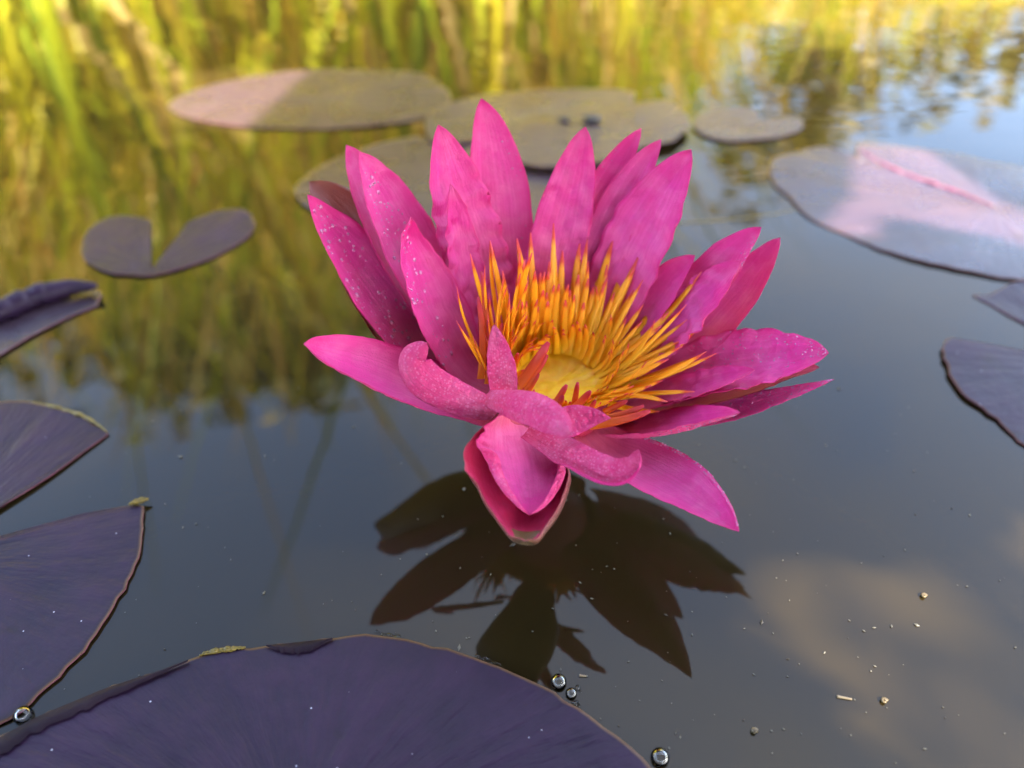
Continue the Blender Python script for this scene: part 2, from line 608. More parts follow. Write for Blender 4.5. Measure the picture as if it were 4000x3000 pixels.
NA = 144
radii = [0.0, 0.3, 0.6, 0.8, 0.9, 0.96, 1.0, 1.05, 1.12, 1.25, 1.5, 2.0, 3.0, 6.0, 15.0, 60.0, 300.0]
heights = [-0.5, -0.45, -0.35, -0.22, -0.12, -0.05, 0.0, 0.03, 0.06, 0.09, 0.12, 0.15, 0.2, 0.3, 0.35, 0.4, 0.4]
gv, gf = [], []
for i, (r, z) in enumerate(zip(radii, heights)):
    for k in range(NA):
        th = 2 * math.pi * k / NA
        rr = shore(th) * r if r <= 2 else shore(th) * 2 * (1 - sm(2, 6, r)) + r * sm(2, 6, r) if r <= 6 else r
        p_ = Vector((math.cos(th) * rr, 0.15 + math.sin(th) * rr, 0))
        gv.append((p_.x, p_.y, z + (0.02 * noise.noise(p_ * 4) if 1.0 < r < 20 else 0)))
for i in range(len(radii) - 1):
    for k in range(NA):
        gf.append((i * NA + k, i * NA + (k + 1) % NA, (i + 1) * NA + (k + 1) % NA, (i + 1) * NA + k))
tag(mesh_obj('ground', gv, gf, M['ground']), kind='structure')
wv, wf = [(0, 0.15, 0)], []
for k in range(NA):
    th = 2 * math.pi * k / NA
    wv.append((math.cos(th) * shore(th) * 1.04, 0.15 + math.sin(th) * shore(th) * 1.04, 0))
for k in range(NA):
    wf.append((0, 1 + k, 1 + (k + 1) % NA))
tag(mesh_obj('water', wv, wf, M['water'], smooth=False), kind='structure')

# ------------------------------------------------------------------ reeds on the far bank
PAL = [(0.40, 0.45, 0.015), (0.50, 0.46, 0.02), (0.28, 0.36, 0.015), (0.56, 0.42, 0.04), (0.62, 0.46, 0.16), (0.18, 0.25, 0.012), (0.48, 0.30, 0.06)]


def reed_mesh(rnd, nb, hmax, wide, spread, tan):
    mb = MB()
    for _ in range(nb):
        a = rnd.uniform(0, 2 * math.pi)
        rr = spread * math.sqrt(rnd.random())
        b = Vector((rr * math.cos(a), rr * math.sin(a), -0.06))
        h = hmax * rnd.uniform(0.45, 1.0)
        w = wide * rnd.uniform(0.5, 1.2)
        lean = Vector((rnd.gauss(0, 0.30), rnd.gauss(0, 0.30), 0))
        droop = rnd.uniform(0.0, 0.5) ** 1.5
        yaw = rnd.uniform(0, math.pi)
        side = Vector((math.cos(yaw), math.sin(yaw), 0))
        nrm = Vector((-side.y, side.x, 0))
        c = PAL[rnd.choice([0, 0, 1, 1, 2, 3, 3, 4, 5, 6]) if rnd.random() > tan else rnd.choice([3, 4, 4, 6])]
        f = rnd.uniform(1.1, 1.75)
        c = tuple(x * f for x in c)
        vs, fs = [], []
        n = 6
        for i in range(n + 1):
            t = i / n
            p_ = b + Vector((0, 0, 1)) * (h * (t - droop * 0.35 * t ** 3)) + lean * (h * t ** 1.6) + lean.normalized() * (droop * h * 0.6 * t ** 3 if lean.length else 0)
            ww = w * 0.5 * (1 - t ** 2.2) + 0.0006
            vs += [p_ - side * ww, p_ + nrm * ww * 0.35, p_ + side * ww]
        for i in range(n):
            for k in range(2):
                fs.append((i * 3 + k, i * 3 + k + 1, i * 3 + k + 4, i * 3 + k + 3))
        mb.add(vs, fs, 0, c)
    return mb


rnd = random.Random(4)
reed_src = []
for i in range(7):
    o = reed_mesh(rnd, 56, [0.55, 0.45, 0.62, 0.35, 0.5, 0.7, 0.4][i], [0.013, 0.010, 0.014, 0.008, 0.012, 0.012, 0.007][i], 0.10, [0, 0.1, 0.1, 0.5, 0, 0.3, 0.6][i]).build('reed_clump', M['reed'])
    reed_src.append([o, False])
SHORT, TALL = (3, 6, 1), (0, 2, 4, 5)
for k in range(290):
    th = R(rnd.uniform(40, 142))
    left = sm(R(60), R(112), th)
    d = shore(th) * 1.02 + abs(rnd.gauss(0, 0.22)) + 0.02
    i = rnd.choice(TALL) if rnd.random() < 0.25 + 0.75 * left else rnd.choice(SHORT)
    src = reed_src[i]
    if not src[1]:
        o, src[1] = src[0], True
    else:
        o = src[0].copy()
        COL.objects.link(o)
    o.location = (math.cos(th) * d, 0.15 + math.sin(th) * d, 0.03 + 0.05 * min(1, max(0, d / shore(th) - 1) * 4))
    s = rnd.uniform(0.62, 0.92) * (0.36 + 0.30 * sm(R(52), R(70), th) + 0.36 * sm(R(68), R(90), th) + 0.12 * left)
    o.scale = (s, s, s)
    o.rotation_euler = (0, 0, rnd.uniform(0, 6.28))
    tag(o, 'clump of sunlit yellow green reeds growing along the far bank, mirrored in the water', 'reeds', 'reed clumps on the far bank')


# ------------------------------------------------------------------ trees beyond the bank
def tree(name, base, height, crown_c, crown_r, nleaf, leaf, pal, label, seed, gaps=0.35):
    rn = random.Random(seed)
    root = empty(name, base, label, 'tree', None)
    bx, by, bz = base
    cc = Vector(crown_c)
    mb = MB()
    b0 = Vector(base) - Vector((0, 0, 0.1))
    mid = (b0 + cc) * 0.5 + Vector((rn.uniform(-.1, .1), rn.uniform(-.1, .1), 0)) * height * 0.4
    tr = height * 0.022
    mb.tube(catmull([tuple(b0), tuple(mid), tuple(cc)], 9), [tr * (1.3 - 0.09 * i) for i in range(9)], 9)
    limbs = []
    for i in range(11):
        a = i * 2.4 + rn.random()
        st = b0.lerp(cc, rn.uniform(0.45, 0.9))
        e = cc + Vector((math.cos(a) * crown_r[0], math.sin(a) * crown_r[1], rn.uniform(-0.7, 0.9) * crown_r[2])) * rn.uniform(0.55, 0.95)
        m_ = st.lerp(e, 0.5) + Vector((0, 0, 0.12 * crown_r[2]))
        mb.tube(catmull([tuple(st), tuple(m_), tuple(e)], 6), [tr * (0.45 - 0.07 * k) for k in range(6)], 6)
        limbs.append(e)
    mb.build('trunk', M['bark'], root)
    cr = MB()
    clumps = []
    for i in range(26):
        v = Vector((rn.gauss(0, 1), rn.gauss(0, 1), rn.gauss(0, 1))).normalized() * rn.uniform(0.35, 1.0)
        clumps.append((cc + Vector((v.x * crown_r[0], v.y * crown_r[1], v.z * crown_r[2])), rn.uniform(0.22, 0.42)))
    for e in limbs:
        clumps.append((e, rn.uniform(0.2, 0.35)))
    for i in range(nleaf):
        c, s = rn.choice(clumps)
        v = Vector((rn.gauss(0, 1), rn.gauss(0, 1), rn.gauss(0, 1))) * s * 0.55
        p_ = c + Vector((v.x * crown_r[0], v.y * crown_r[1], v.z * crown_r[2]))
        q = Matrix.Rotation(rn.uniform(0, 6.28), 3, 'Z') @ Matrix.Rotation(rn.gauss(0.9, 0.6), 3, 'X')
        L_, w_ = leaf * rn.uniform(0.6, 1.3), leaf * 0.4 * rn.uniform(0.6, 1.3)
        ax, bx_ = q @ Vector((1, 0, 0)), q @ Vector((0, 1, 0))
        cz = q @ Vector((0, 0, 1))
        c_ = pal[rn.randrange(len(pal))]
        f = rn.uniform(0.7, 1.2)
        cr.add([p_ - ax * L_ * 0.5, p_ - bx_ * w_ + cz * w_ * 0.2, p_ + ax * L_ * 0.5, p_ + bx_ * w_ + cz * w_ * 0.2, p_], [(0, 1, 4), (1, 2, 4), (2, 3, 4), (3, 0, 4)], 0, tuple(x * f for x in c_))
    cr.build('crown', M['foliage'], root)
    return root


GP = [(0.07, 0.10, 0.012), (0.12, 0.14, 0.015), (0.16, 0.15, 0.02), (0.20, 0.16, 0.035), (0.05, 0.07, 0.01)]
tree('leafy_tree', (-1.75, 4.1, 0.2), 3.6, (-1.7, 4.1, 2.55), (0.95, 0.8, 0.95), 6500, 0.15, GP, 'olive leafy tree behind the tall reeds, mirrored in the dark water beside the pink flower', 11)
tree('leafy_tree', (-3.3, 3.9, 0.2), 3.0, (-3.3, 3.9, 2.2), (0.9, 0.8, 0.85), 4500, 0.14, GP, 'smaller round tree beyond the reeds, mirrored beside the curled lily pad', 12)
WP = [(0.30, 0.24, 0.06), (0.24, 0.22, 0.04), (0.18, 0.17, 0.03), (0.36, 0.26, 0.10)]
tree('thin_tree', (2.0, 5.2, 0.2), 3.0, (2.0, 5.2, 1.9), (0.55, 0.5, 0.95), 700, 0.12, WP, 'thin straw coloured tree on the far bank, mirrored above the notched pad', 13)
tree('thin_tree', (3.3, 5.6, 0.2), 2.6, (3.3, 5.6, 1.5), (0.9, 0.6, 0.7), 800, 0.12, WP, 'sparse spreading tree far behind the short reeds, mirrored at the edge of the blue sky', 14)
tree('leafy_tree', (0.5, 6.0, 0.2), 2.4, (0.5, 6.0, 1.5), (1.3, 0.7, 0.6), 1800, 0.13, WP, 'low wide tree straight across the pond behind the reeds', 15)

# ------------------------------------------------------------------ added unseen tree behind the camera, crown shaped to shade and leave lit patches
LIT = [[on_water(*q) for q in poly] for poly in (
    [(640, 290), (1215, 262), (940, 512), (640, 480)],
    [(3330, 540), (3600, 585), (3880, 790), (4060, 860), (4060, 1010), (3900, 930), (3430, 835), (3400, 925), (3200, 900), (3330, 780)],
)]


def inside(x, y, poly):
    c = False
    n = len(poly)
    for i in range(n):
        a, b = poly[i], poly[i - 1]
        if (a.y > y) != (b.y > y) and x < (b.x - a.x) * (y - a.y) / (b.y - a.y) + a.x:
            c = not c
    return c


def is_lit(x, y):
    return any(inside(x, y, p) for p in LIT)


from mathutils.kdtree import KDTree
LITP = []
for poly in LIT:
    xs, ys = [q.x for q in poly], [q.y for q in poly]
    x = min(xs)
    while x < max(xs):
        y = min(ys)
        while y < max(ys):
            if inside(x, y, poly):
                LITP.append((x, y))
            y += 0.005
        x += 0.005
KD = KDTree(len(LITP))
for i, (x, y) in enumerate(LITP):
    KD.insert((x, y, 0), i)
KD.balance()

rn = random.Random(21)
shade = empty('added_shade_tree', (1.5, -1.1, 0.1), 'added leafy tree out of view behind the viewer, its crown shaped to shade the water', 'tree')
tb = MB()
trunk_pts = catmull([(1.5, -1.1, 0.0), (1.35, -1.0, 0.45), (1.05, -0.8, 0.8), (0.45, -0.5, 0.95), (-0.3, -0.5, 1.0)], 14)
tb.tube(trunk_pts, [0.05 - 0.003 * i for i in range(14)], 10)
for i in range(9):
    s_ = Vector(trunk_pts[5 + i])
    e_ = s_ + Vector((rn.uniform(-.3, .5), rn.uniform(-.1, .5), rn.uniform(-.25, .15)))
    if any(is_lit((q - SUN * (q.z / SUN.z)).x + ox, (q - SUN * (q.z / SUN.z)).y + oy) for q in [s_.lerp(e_, k / 12) for k in range(13)] for ox in (-.03, 0, .03) for oy in (-.03, 0, .03)):
        continue
    tb.tube(catmull([tuple(s_), tuple(s_.lerp(e_, .5) + Vector((0, 0, .04))), tuple(e_)], 5), [0.012, 0.010, 0.008, 0.006, 0.004], 6)
tb.build('trunk', M['bark'], shade)
cb = MB()


def shade_leaf(gx, gy, size, t):
    if KD.find((gx, gy, 0))[2] < size * (1.05 if size > 0.016 else 0.6):
        return
    p_ = Vector((gx, gy, 0)) + SUN * t
    q = SUN.to_track_quat('Z', 'Y').to_matrix() @ Matrix.Rotation(rn.uniform(0, 6.28), 3, 'Z') @ Matrix.Rotation(rn.gauss(0, 0.45), 3, 'X') @ Matrix.Rotation(rn.gauss(0, 0.45), 3, 'Y')
    loc = [Vector((-1, 0, 0)), Vector((-.3, -.52, .05)), Vector((.5, -.42, .05)), Vector((1, 0, 0)), Vector((.5, .42, .05)), Vector((-.3, .52, .05))]
    vs = [p_ + q @ (v * size) for v in loc]
    for v in vs:
        g = v - SUN * (v.z / SUN.z)
        if is_lit(g.x, g.y):
            return
    f = rn.uniform(0.7, 1.2)
    c_ = GP[rn.randrange(5)]
    cb.add(vs, [(0, 1, 2, 3), (0, 3, 4, 5)], 0, tuple(x * f for x in c_))


for i in range(30000):
    gx, gy = rn.uniform(-1.4, 1.3), rn.uniform(-1.0, 0.60)
    # thinner cover to the right of the viewer: soft dapples reach the water there
    thin = 0.0
    if -0.05 < gy < 0.2 and 0.0 < gx < 0.3:
        qx, qy = proj(Vector((gx, gy, 0)))
        thin = sm(2450, 3300, qx - 0.25 * (qy - 2400)) * sm(1650, 2350, qy + 0.25 * (qx - 3200))
    if rn.random() < thin:
        for _ in range(2):
            shade_leaf(gx + rn.gauss(0, 0.02), gy + rn.gauss(0, 0.02), rn.uniform(0.006, 0.010), rn.uniform(1.7, 2.3))
    else:
        shade_leaf(gx, gy, rn.uniform(0.022, 0.045), rn.uniform(0.85, 1.25))
for i in range(9000):
    gx, gy = rn.uniform(-2.2, 2.0), rn.uniform(-1.6, 0.5)
    if -0.12 < gx < 0.5 and -0.22 < gy < 0.22:
        continue
    shade_leaf(gx, gy, rn.uniform(0.05, 0.09), rn.uniform(1.5, 2.1))
for i in range(14000):
    poly = LIT[rn.randrange(2)]
    a = rn.choice(poly)
    j = poly.index(a)
    b = poly[j - 1]
    p_ = a.lerp(b, rn.random())
    shade_leaf(p_.x + rn.gauss(0, 0.04), p_.y + rn.gauss(0, 0.04), rn.uniform(0.006, 0.015), rn.uniform(0.85, 1.0))
cb.build('crown', M['foliage'], shade)

# ------------------------------------------------------------------ lily pads
def pad(outline, hub, label, z=0.0008, m='pad', rim=0.0, rims=None, wav=0.0006, closed_pts=112, group='dark lily pads floating on the pond', extra=None):
    """outline: points on the water (frame pixels) round the leaf; hub: where the stalk joins. rims: (k0, k1, lift) stretches of turned-up margin"""
    pts = [on_water(x, y, z) for x, y in outline]
    hb = on_water(hub[0], hub[1], z)
    ring = [Vector((q[0], q[1], z)) for q in catmull([(p_.x, p_.y) for p_ in pts], closed_pts, True)]
    n = len(ring)
    root_loc = Vector((hb.x, hb.y, 0))
    root = empty('lily_pad', root_loc, label, 'lily pad', group)
    K = [0.02, 0.12, 0.25, 0.4, 0.55, 0.7, 0.82, 0.91, 0.96, 0.985, 1.0]
    vs, uv = [], []
    seed = Vector((hb.x * 7, hb.y * 5, 3))
    for kk in K:
        for i in range(n):
            q = hb.lerp(ring[i], kk)
            # slightly ragged margin
            if kk > 0.95:
                q += (ring[i] - hb).normalized() * 0.0007 * noise.noise(Vector((i * 0.9, 2.0, seed.x)))
            zz = z + wav * noise.noise(q * 28 + seed) * sm(0.1, 0.5, kk) + 0.0012 * (1 - kk) * 0
            zz += rim * sm(0.86, 1.0, kk) * (0.5 + 0.5 * noise.noise(Vector((i * 0.10, seed.x, 0))))
            for (r0, r1, lift) in (rims or []):
                t = i / n
                w = sm(r0, r0 + 0.02, t) * (1 - sm(r1 - 0.02, r1, t))
                zz += lift * w * sm(0.88, 1.0, kk) ** 1.5
            vs.append(Vector((q.x, q.y, zz)))
            uv.append((i / n, kk))
    fs, fm = [], []
    nk = len(K)
    for a in range(nk - 1):
        for i in range(n):
            j = (i + 1) % n
            fs.append((a * n + i, a * n + j, (a + 1) * n + j, (a + 1) * n + i))
            fm.append(0)
    fs.append(tuple(range(n))[::-1])
    fm.append(0)
    # underside and rim wall
    off = len(vs)
    for v in list(vs):
        vs.append(Vector((v.x, v.y, v.z - 0.0003)))
    uv += list(uv)
    for a in range(nk - 1):
        for i in range(n):
            j = (i + 1) % n
            fs.append((off + a * n + i, off + (a + 1) * n + i, off + (a + 1) * n + j, off + a * n + j))
            fm.append(1)
    fs.append(tuple(off + i for i in range(n)))
    fm.append(1)
    e = (nk - 1) * n
    for i in range(n):
        j = (i + 1) % n
        fs.append((e + i, e + j, off + e + j, off + e + i))
        fm.append(1)
    # make orientation consistent upwards
    nrm = (vs[fs[0][1]] - vs[fs[0][0]]).cross(vs[fs[0][2]] - vs[fs[0][0]])
    if nrm.z < 0:
        fs = [f[::-1] for f in fs]
    mesh_obj('leaf_blade', vs, fs, [M[m], M['pad_under']], root, fm, uv)
    return root, hb, ring


def margin(root, name, pts_px, z0, rad, m, lift=0.0):
    """a rolled or wet stretch of a pad's margin, following the pad's edge"""
    base = [on_water(x, y, z0) for x, y in pts_px]
    c = catmull([tuple(b) for b in base], 40)
    mb = MB()
    rr = [rad * math.sin(math.pi * min(1, max(0.04, (i + 0.5) / 40))) ** 0.5 * (1 + 0.35 * noise.noise(Vector((i * 0.5, rad * 900, 0)))) for i in range(40)]
    cc = [Vector(q) + Vector((0, 0, lift + 0.0006 * noise.noise(Vector((i * .4, 1, 7))))) for i, q in enumerate(c)]
    mb.tube(cc, rr, 8)
    return mb.build(name, M[m], root)


# the large pad along the bottom edge
rA, _, _ = pad([(-500, 3150), (-250, 2990), (0, 2880), (137, 2806), (289, 2741), (434, 2683), (622, 2622), (774, 2560), (904, 2535), (1070, 2517), (1294, 2494), (1489, 2480),
                (1663, 2516), (1836, 2560), (1959, 2607), (2104, 2669), (2213, 2734), (2285, 2784), (2357, 2835), (2444, 2907), (2545, 3002), (2640, 3150), (2700, 3330), (2650, 3600), (2300, 3850), (1500, 3950), (500, 3850), (-300, 3500)],
               (1150, 3350), 'large dark purple lily pad with an arched edge, nearest to the viewer', wav=0.0005)
def band(root, name, outer, inner, m, z0, z1):
    """a flat strip of a pad's margin between two lines"""
    a = catmull([tuple(on_water(x, y, z0)) for x, y in outer], 48)
    b = catmull([tuple(on_water(x, y, z1)) for x, y in inner], 48)
    vs, fs = [], []
    for i in range(48):
        p0, p1 = Vector(a[i]), Vector(b[i])
        p1 = p1 + (p1 - p0) * 0.35 * noise.noise(Vector((i * 0.45, 3.0, 1.0)))
        for k in range(4):
            q = p0.lerp(p1, k / 3)
            vs.append(q + Vector((0, 0, (0.0004 if k in (1, 2) else 0.0))))
    for i in range(47):
        for k in range(3):
            fs.append((i * 4 + k, i * 4 + k + 1, (i + 1) * 4 + k + 1, (i + 1) * 4 + k))
    return mesh_obj(name, vs, fs, M[m], root)


band(rA, 'folded_margin', [(-60, 2905), (0, 2878), (137, 2804), (289, 2739), (434, 2681), (622, 2620), (735, 2580)], [(-60, 2990), (0, 2952), (137, 2862), (289, 2792), (434, 2722), (622, 2637), (735, 2583)], 'pad_rim', 0.0011, 0.0014)
band(rA, 'folded_margin', [(1040, 2520), (1110, 2514), (1200, 2504), (1300, 2493)], [(1040, 2524), (1110, 2548), (1200, 2545), (1300, 2497)], 'pad_rim', 0.0011, 0.0013)
margin(rA, 'yellowed_margin', [(780, 2558), (830, 2545), (900, 2535), (960, 2528)], 0.0009, 0.0005, 'pad_yellow')
# left pad with an open notch: two lobes
rB, _, _ = pad([(420, 1690), (386, 1664), (331, 1631), (253, 1604), (169, 1583), (90, 1570), (0, 1574), (-250, 1600), (-600, 1700), (-900, 1950), (-1000, 2300), (-800, 2750), (-400, 2950),
                (0, 2827), (166, 2697), (289, 2581), (362, 2494), (434, 2379), (506, 2256), (539, 2176), (557, 2075), (553, 1976), (499, 1976), (398, 1992), (282, 2017), (137, 2075), (0, 2111),
                (-291, 2184), (-180, 2100), (0, 1980), (108, 1917), (217, 1844), (325, 1763)],
               (-330, 2190), 'purple lily pad cut by a wide open notch into an upper and a lower lobe', closed_pts=170)
margin(rB, 'yellowed_margin', [(505, 1974), (530, 1966), (556, 1958), (582, 1952)], 0.0012, 0.0006, 'pad_yellow', 0.0004)
margin(rB, 'yellowed_margin', [(90, 1566), (169, 1580), (253, 1601), (331, 1628), (386, 1662), (420, 1690)], 0.0009, 0.0005, 'pad_yellow')
# curled pad at the left edge
rD, _, _ = pad([(392, 1136), (380, 1180), (356, 1200), (270, 1236), (181, 1281), (90, 1330), (0, 1383), (-200, 1480), (-500, 1500), (-620, 1380), (-500, 1270), (-200, 1250), (0, 1225), (75, 1190), (151, 1160), (230, 1142), (301, 1130)],
               (-250, 1380), 'small lily pad with its far margin rolled up into a purple lip', m='pad_far')
margin(rD, 'rolled_margin', [(-200, 1262), (-100, 1256), (0, 1236), (75, 1200), (151, 1170), (230, 1150), (301, 1136), (386, 1134)], 0.002, 0.0034, 'pad', 0.0016)
# heart-shaped pad with V notch
pad([(590, 1047), (573, 1037), (554, 1025), (560, 970), (567, 923), (588, 865), (542, 846), (440, 842), (386, 863), (338, 905), (319, 965), (325, 1000), (344, 1025), (422, 1065), (512, 1074), (579, 1076), (639, 1066),
     (783, 1022), (874, 981), (964, 925), (994, 870), (964, 823), (904, 816), (814, 834), (729, 875), (760, 917), (790, 959), (710, 990), (633, 1019)],
    (590, 1055), 'small heart shaped lily pad with a wide notch holding open water', m='pad', wav=0.0003, closed_pts=150)
# far pads
pad([(659, 406), (706, 370), (835, 332), (1011, 297), (1188, 276), (1364, 270), (1540, 276), (1646, 288), (1705, 318), (1752, 356), (1760, 400), (1735, 437), (1658, 460), (1540, 479), (1364, 497), (1129, 500), (953, 494), (835, 479), (747, 461), (676, 432)],
    (1250, 385), 'broad far lily pad with one end lit pink by the sun', m='pad_far', z=0.0008)
pad([(1660, 480), (1700, 430), (1800, 390), (1900, 366), (2100, 352), (2343, 345), (2460, 352), (2480, 372), (2440, 420), (2330, 462), (2200, 495), (2058, 514), (1976, 524), (1805, 556), (1690, 548)],
    (2080, 440), 'grey far lily pad seen directly behind the tip of the tallest petal', m='pad_far', z=0.0024)
pad([(2343, 434), (2438, 408), (2533, 396), (2596, 392), (2647, 415), (2685, 459), (2691, 497), (2659, 524), (2628, 549), (2533, 568), (2400, 575), (2300, 540), (2290, 480)],
    (2480, 490), 'rounded far lily pad with a dark blue edge, beside the small notched pad', m='pad_far', z=0.0034)
pad([(1982, 528), (1996, 580), (2012, 620), (2090, 646), (2200, 646), (2400, 622), (2500, 575), (2480, 510), (2350, 475), (2185, 470), (2080, 488)],
    (2240, 560), 'lily pad glimpsed between the tallest petal and the next, above a dark gap', m='pad_far', z=0.0044)
pad([(1150, 740), (1172, 710), (1235, 658), (1335, 605), (1452, 564), (1570, 538), (1640, 530), (1720, 545), (1900, 560), (2150, 600), (2400, 640), (2540, 690), (2560, 760), (2480, 840), (2250, 910), (1900, 950), (1550, 930), (1300, 860), (1180, 790)],
    (1900, 730), 'wide lily pad mostly hidden behind the back petals of the flower', m='pad_far', z=0.0012)
pad([(2710, 497), (2716, 465), (2754, 440), (2818, 424), (2900, 418), (2944, 423), (2963, 446), (2976, 468), (3027, 462), (3103, 456), (3134, 474), (3128, 503), (3071, 528), (2976, 544), (2849, 551), (2754, 530)],
    (2900, 495), 'little two lobed far lily pad floating alone by the sky reflection', m='pad_far')
# big pad on the right, its notch lobes overlapping
rH, hH, _ = pad([(3004, 655), (3024, 617), (3104, 592), (3217, 570), (3300, 600), (3345, 622), (3349, 572), (3396, 566), (3595, 582), (3760, 603), (3860, 630), (4000, 655), (4250, 730), (4350, 850), (4280, 1000), (4100, 1085), (4000, 1092), (3926, 1087), (3793, 1061), (3661, 1034), (3528, 1001), (3396, 955), (3296, 908), (3197, 868), (3130, 822), (3077, 762), (3024, 716)],
                (3880, 810), 'big lily pad with a sunlit pink streak across it and a closed notch', m='pad_far', closed_pts=140, wav=0.0009)
margin(rH, 'raised_notch_edge', [(3345, 575), (3420, 625), (3520, 672), (3640, 715), (3760, 755), (3880, 805)], 0.0009, 0.0005, 'pad_under')
# pad at the right edge with notch
pad([(3802, 1147), (3840, 1147), (3874, 1145), (3916, 1117), (4000, 1093), (4300, 1100), (4700, 1250), (4850, 1500), (4600, 1850), (4200, 1850), (4000, 1733), (3964, 1702), (3904, 1647), (3814, 1581), (3753, 1533), (3712, 1470), (3699, 1430), (3680, 1370), (3693, 1330), (3729, 1324), (3844, 1346), (4000, 1378), (4305, 1424), (4000, 1257), (3940, 1226), (3874, 1184)],
    (4340, 1425), 'blue purple lily pad split by a notch into two pointed lobes, beside open water', closed_pts=150, wav=0.0008)

# ------------------------------------------------------------------ the water lily
FC = at_depth(2172, 1474, 0.166)               # centre of the yellow disc
FLOWER = Vector((FC.x, FC.y, 0))
lily = empty('water_lily', FLOWER, 'bright pink water lily in full bloom with orange stamens, standing above dark water', 'water lily')
FOCUS = Vector((FC.x, FC.y, FC.z + 0.035))
ICO = None


def ico_half():
    bm = bmesh.new()
    bmesh.ops.create_icosphere(bm, subdivisions=2, radius=1.0)
    vs = [v.co.copy() for v in bm.verts]
    fs = [tuple(v.index for v in f.verts) for f in bm.faces]
    bm.free()
    return vs, fs


IV, IF = ico_half()


def petal(name, tip, td, mids, w, layer=1, prof=(0.45, 0.55, 1.5, 0.9), cup=(35, 35), roll=None, bulge=0.0015, twist=0.0, face='focus', wr=0.0003, wrk=(60, 140),
          base=None, dew=None, mats=('petal_in', 'petal_out'), asym=(1, 1), ns=44, nu=9, label=None, crumple=0.0, hood=0.0, tipmat=None, thick=0.00022, comp_max=1.35):
    """tip: frame pixel + depth of the tip; mids: pixels of the midrib from tip to base; w: width in pixels at the widest.
    cup: degrees that the two sides bend up; roll: per side (degrees, t0, s0, s1); sides are (left, right) seen from base to tip"""
    T3 = at_depth(tip[0], tip[1], td)
    if base is None:
        d = Vector((T3.x - FC.x, T3.y - FC.y, 0)).normalized()
        B3 = Vector((FC.x, FC.y, FC.z - 0.006 - 0.003 * layer)) + d * (0.0085 + 0.0016 * layer)
    else:
        B3 = at_depth(*base)
    bp = proj(B3)
    path = catmull([bp] + [tuple(q) for q in reversed(mids)] + [tuple(tip)], ns)
    db, n = depth(B3), ns
    P = []
    for i, q in enumerate(path):
        s = i / (n - 1)
        P.append(at_depth(q[0], q[1], db + (td - db) * s + bulge * 4 * s * (1 - s)))
    seed = Vector((tip[0] * 0.013, tip[1] * 0.017, td * 90))
    rows, NRM, frames = [], [], []
    for i in range(n):
        s = i / (n - 1)
        t = (P[min(i + 1, n - 1)] - P[max(i - 1, 0)]).normalized()
        tgt = CAM if face == 'cam' else (FOCUS if face == 'focus' else FOCUS.lerp(CAM, face))
        nn = tgt - P[i]
        nn = (nn - t * nn.dot(t)).normalized()
        U = t.cross(nn).normalized()
        a, b = proj(P[i]), proj(P[i] + U * 0.001)
        c, e = proj(P[max(i - 1, 0)]), proj(P[min(i + 1, n - 1)])
        dx, dy = e[0] - c[0], e[1] - c[1]
        if (b[0] - a[0]) * (-dy) + (b[1] - a[1]) * dx < 0:
            U = -U
        if twist:
            tw = R(twist[0] + (twist[1] - twist[0]) * s) if isinstance(twist, tuple) else R(twist)
            U, nn = U * math.cos(tw) + nn * math.sin(tw), nn * math.cos(tw) - U * math.sin(tw)
        v = (P[i] - CAM).normalized()
        comp = min(comp_max, 1 / max(0.3, math.sqrt(max(0.0, 1 - U.dot(v) ** 2))))
        wb, smax, te, tp = prof
        if s < smax:
            f = wb + (1 - wb) * math.sin(math.pi / 2 * s / smax)
        else:
            f = max(0.0, 1 - ((s - smax) / (1 - smax)) ** te) ** tp
        f = max(f, 0.012)
        hw = 0.5 * w * depth(P[i]) / FPX * f * comp
        row = [None] * (2 * nu + 1)
        row[nu] = P[i].copy()
        for side in (-1, 1):
            k = 0 if side < 0 else 1
            pos = P[i].copy()
            h = hw * asym[k]
            # margin waviness
            h *= 1 + 0.05 * noise.noise(Vector((s * 9, side * 3.1, seed.x)))
            for j in range(1, nu + 1):
                tt = (j - 0.5) / nu
                ang = R(cup[k]) * tt
                if roll and roll[k]:
                    rd, t0, s0, s1 = roll[k]
                    ws = sm(s0, s0 + 0.15, s) * (1 - sm(s1 - 0.12, s1, s)) if s1 < 1.0 else sm(s0, s0 + 0.15, s)
                    ang += R(rd) * sm(t0, 1.0, tt) * ws
                pos = pos + (U * (side * math.cos(ang)) + nn * math.sin(ang)) * (h / nu)
                row[nu + side * j] = pos
        for j in range(2 * nu + 1):
            u = (j - nu) / nu
            q = Vector((s * wrk[1] * 0.16, u * wrk[0] * 0.03, 0)) + seed
            if crumple:
                cz = 0.5 + 0.5 * noise.noise(Vector((s * 5, u * 2, 1)) + seed)
                row[j] = row[j] + nn * (crumple * sm(0.2, 0.4, s) * (1 - sm(0.7, 0.92, s)) * cz
                                        * math.sin(s * 62 + 3.5 * noise.noise(Vector((s * 4, u * 2.5, 5)) + seed) + u * 2.0) * (0.35 + 0.65 * abs(u)))
            row[j] = row[j] + nn * (wr * (noise.noise(q) + 0.5 * noise.noise(q * 2.3)) * sm(0.05, 0.3, s) * (0.25 + 0.75 * sm(1.0, 0.85, s)))
        rows.append(row)
        frames.append((t, U, nn))
    if hood:
        # tip hooks over towards the inner face
        for i in range(n):
            s = i / (n - 1)
            k = sm(0.86, 1.0, s)
            for j in range(2 * nu + 1):
                rows[i][j] = rows[i][j] + frames[i][2] * hood * k * k
    W = 2 * nu + 1
    NR = [[None] * W for _ in range(n)]
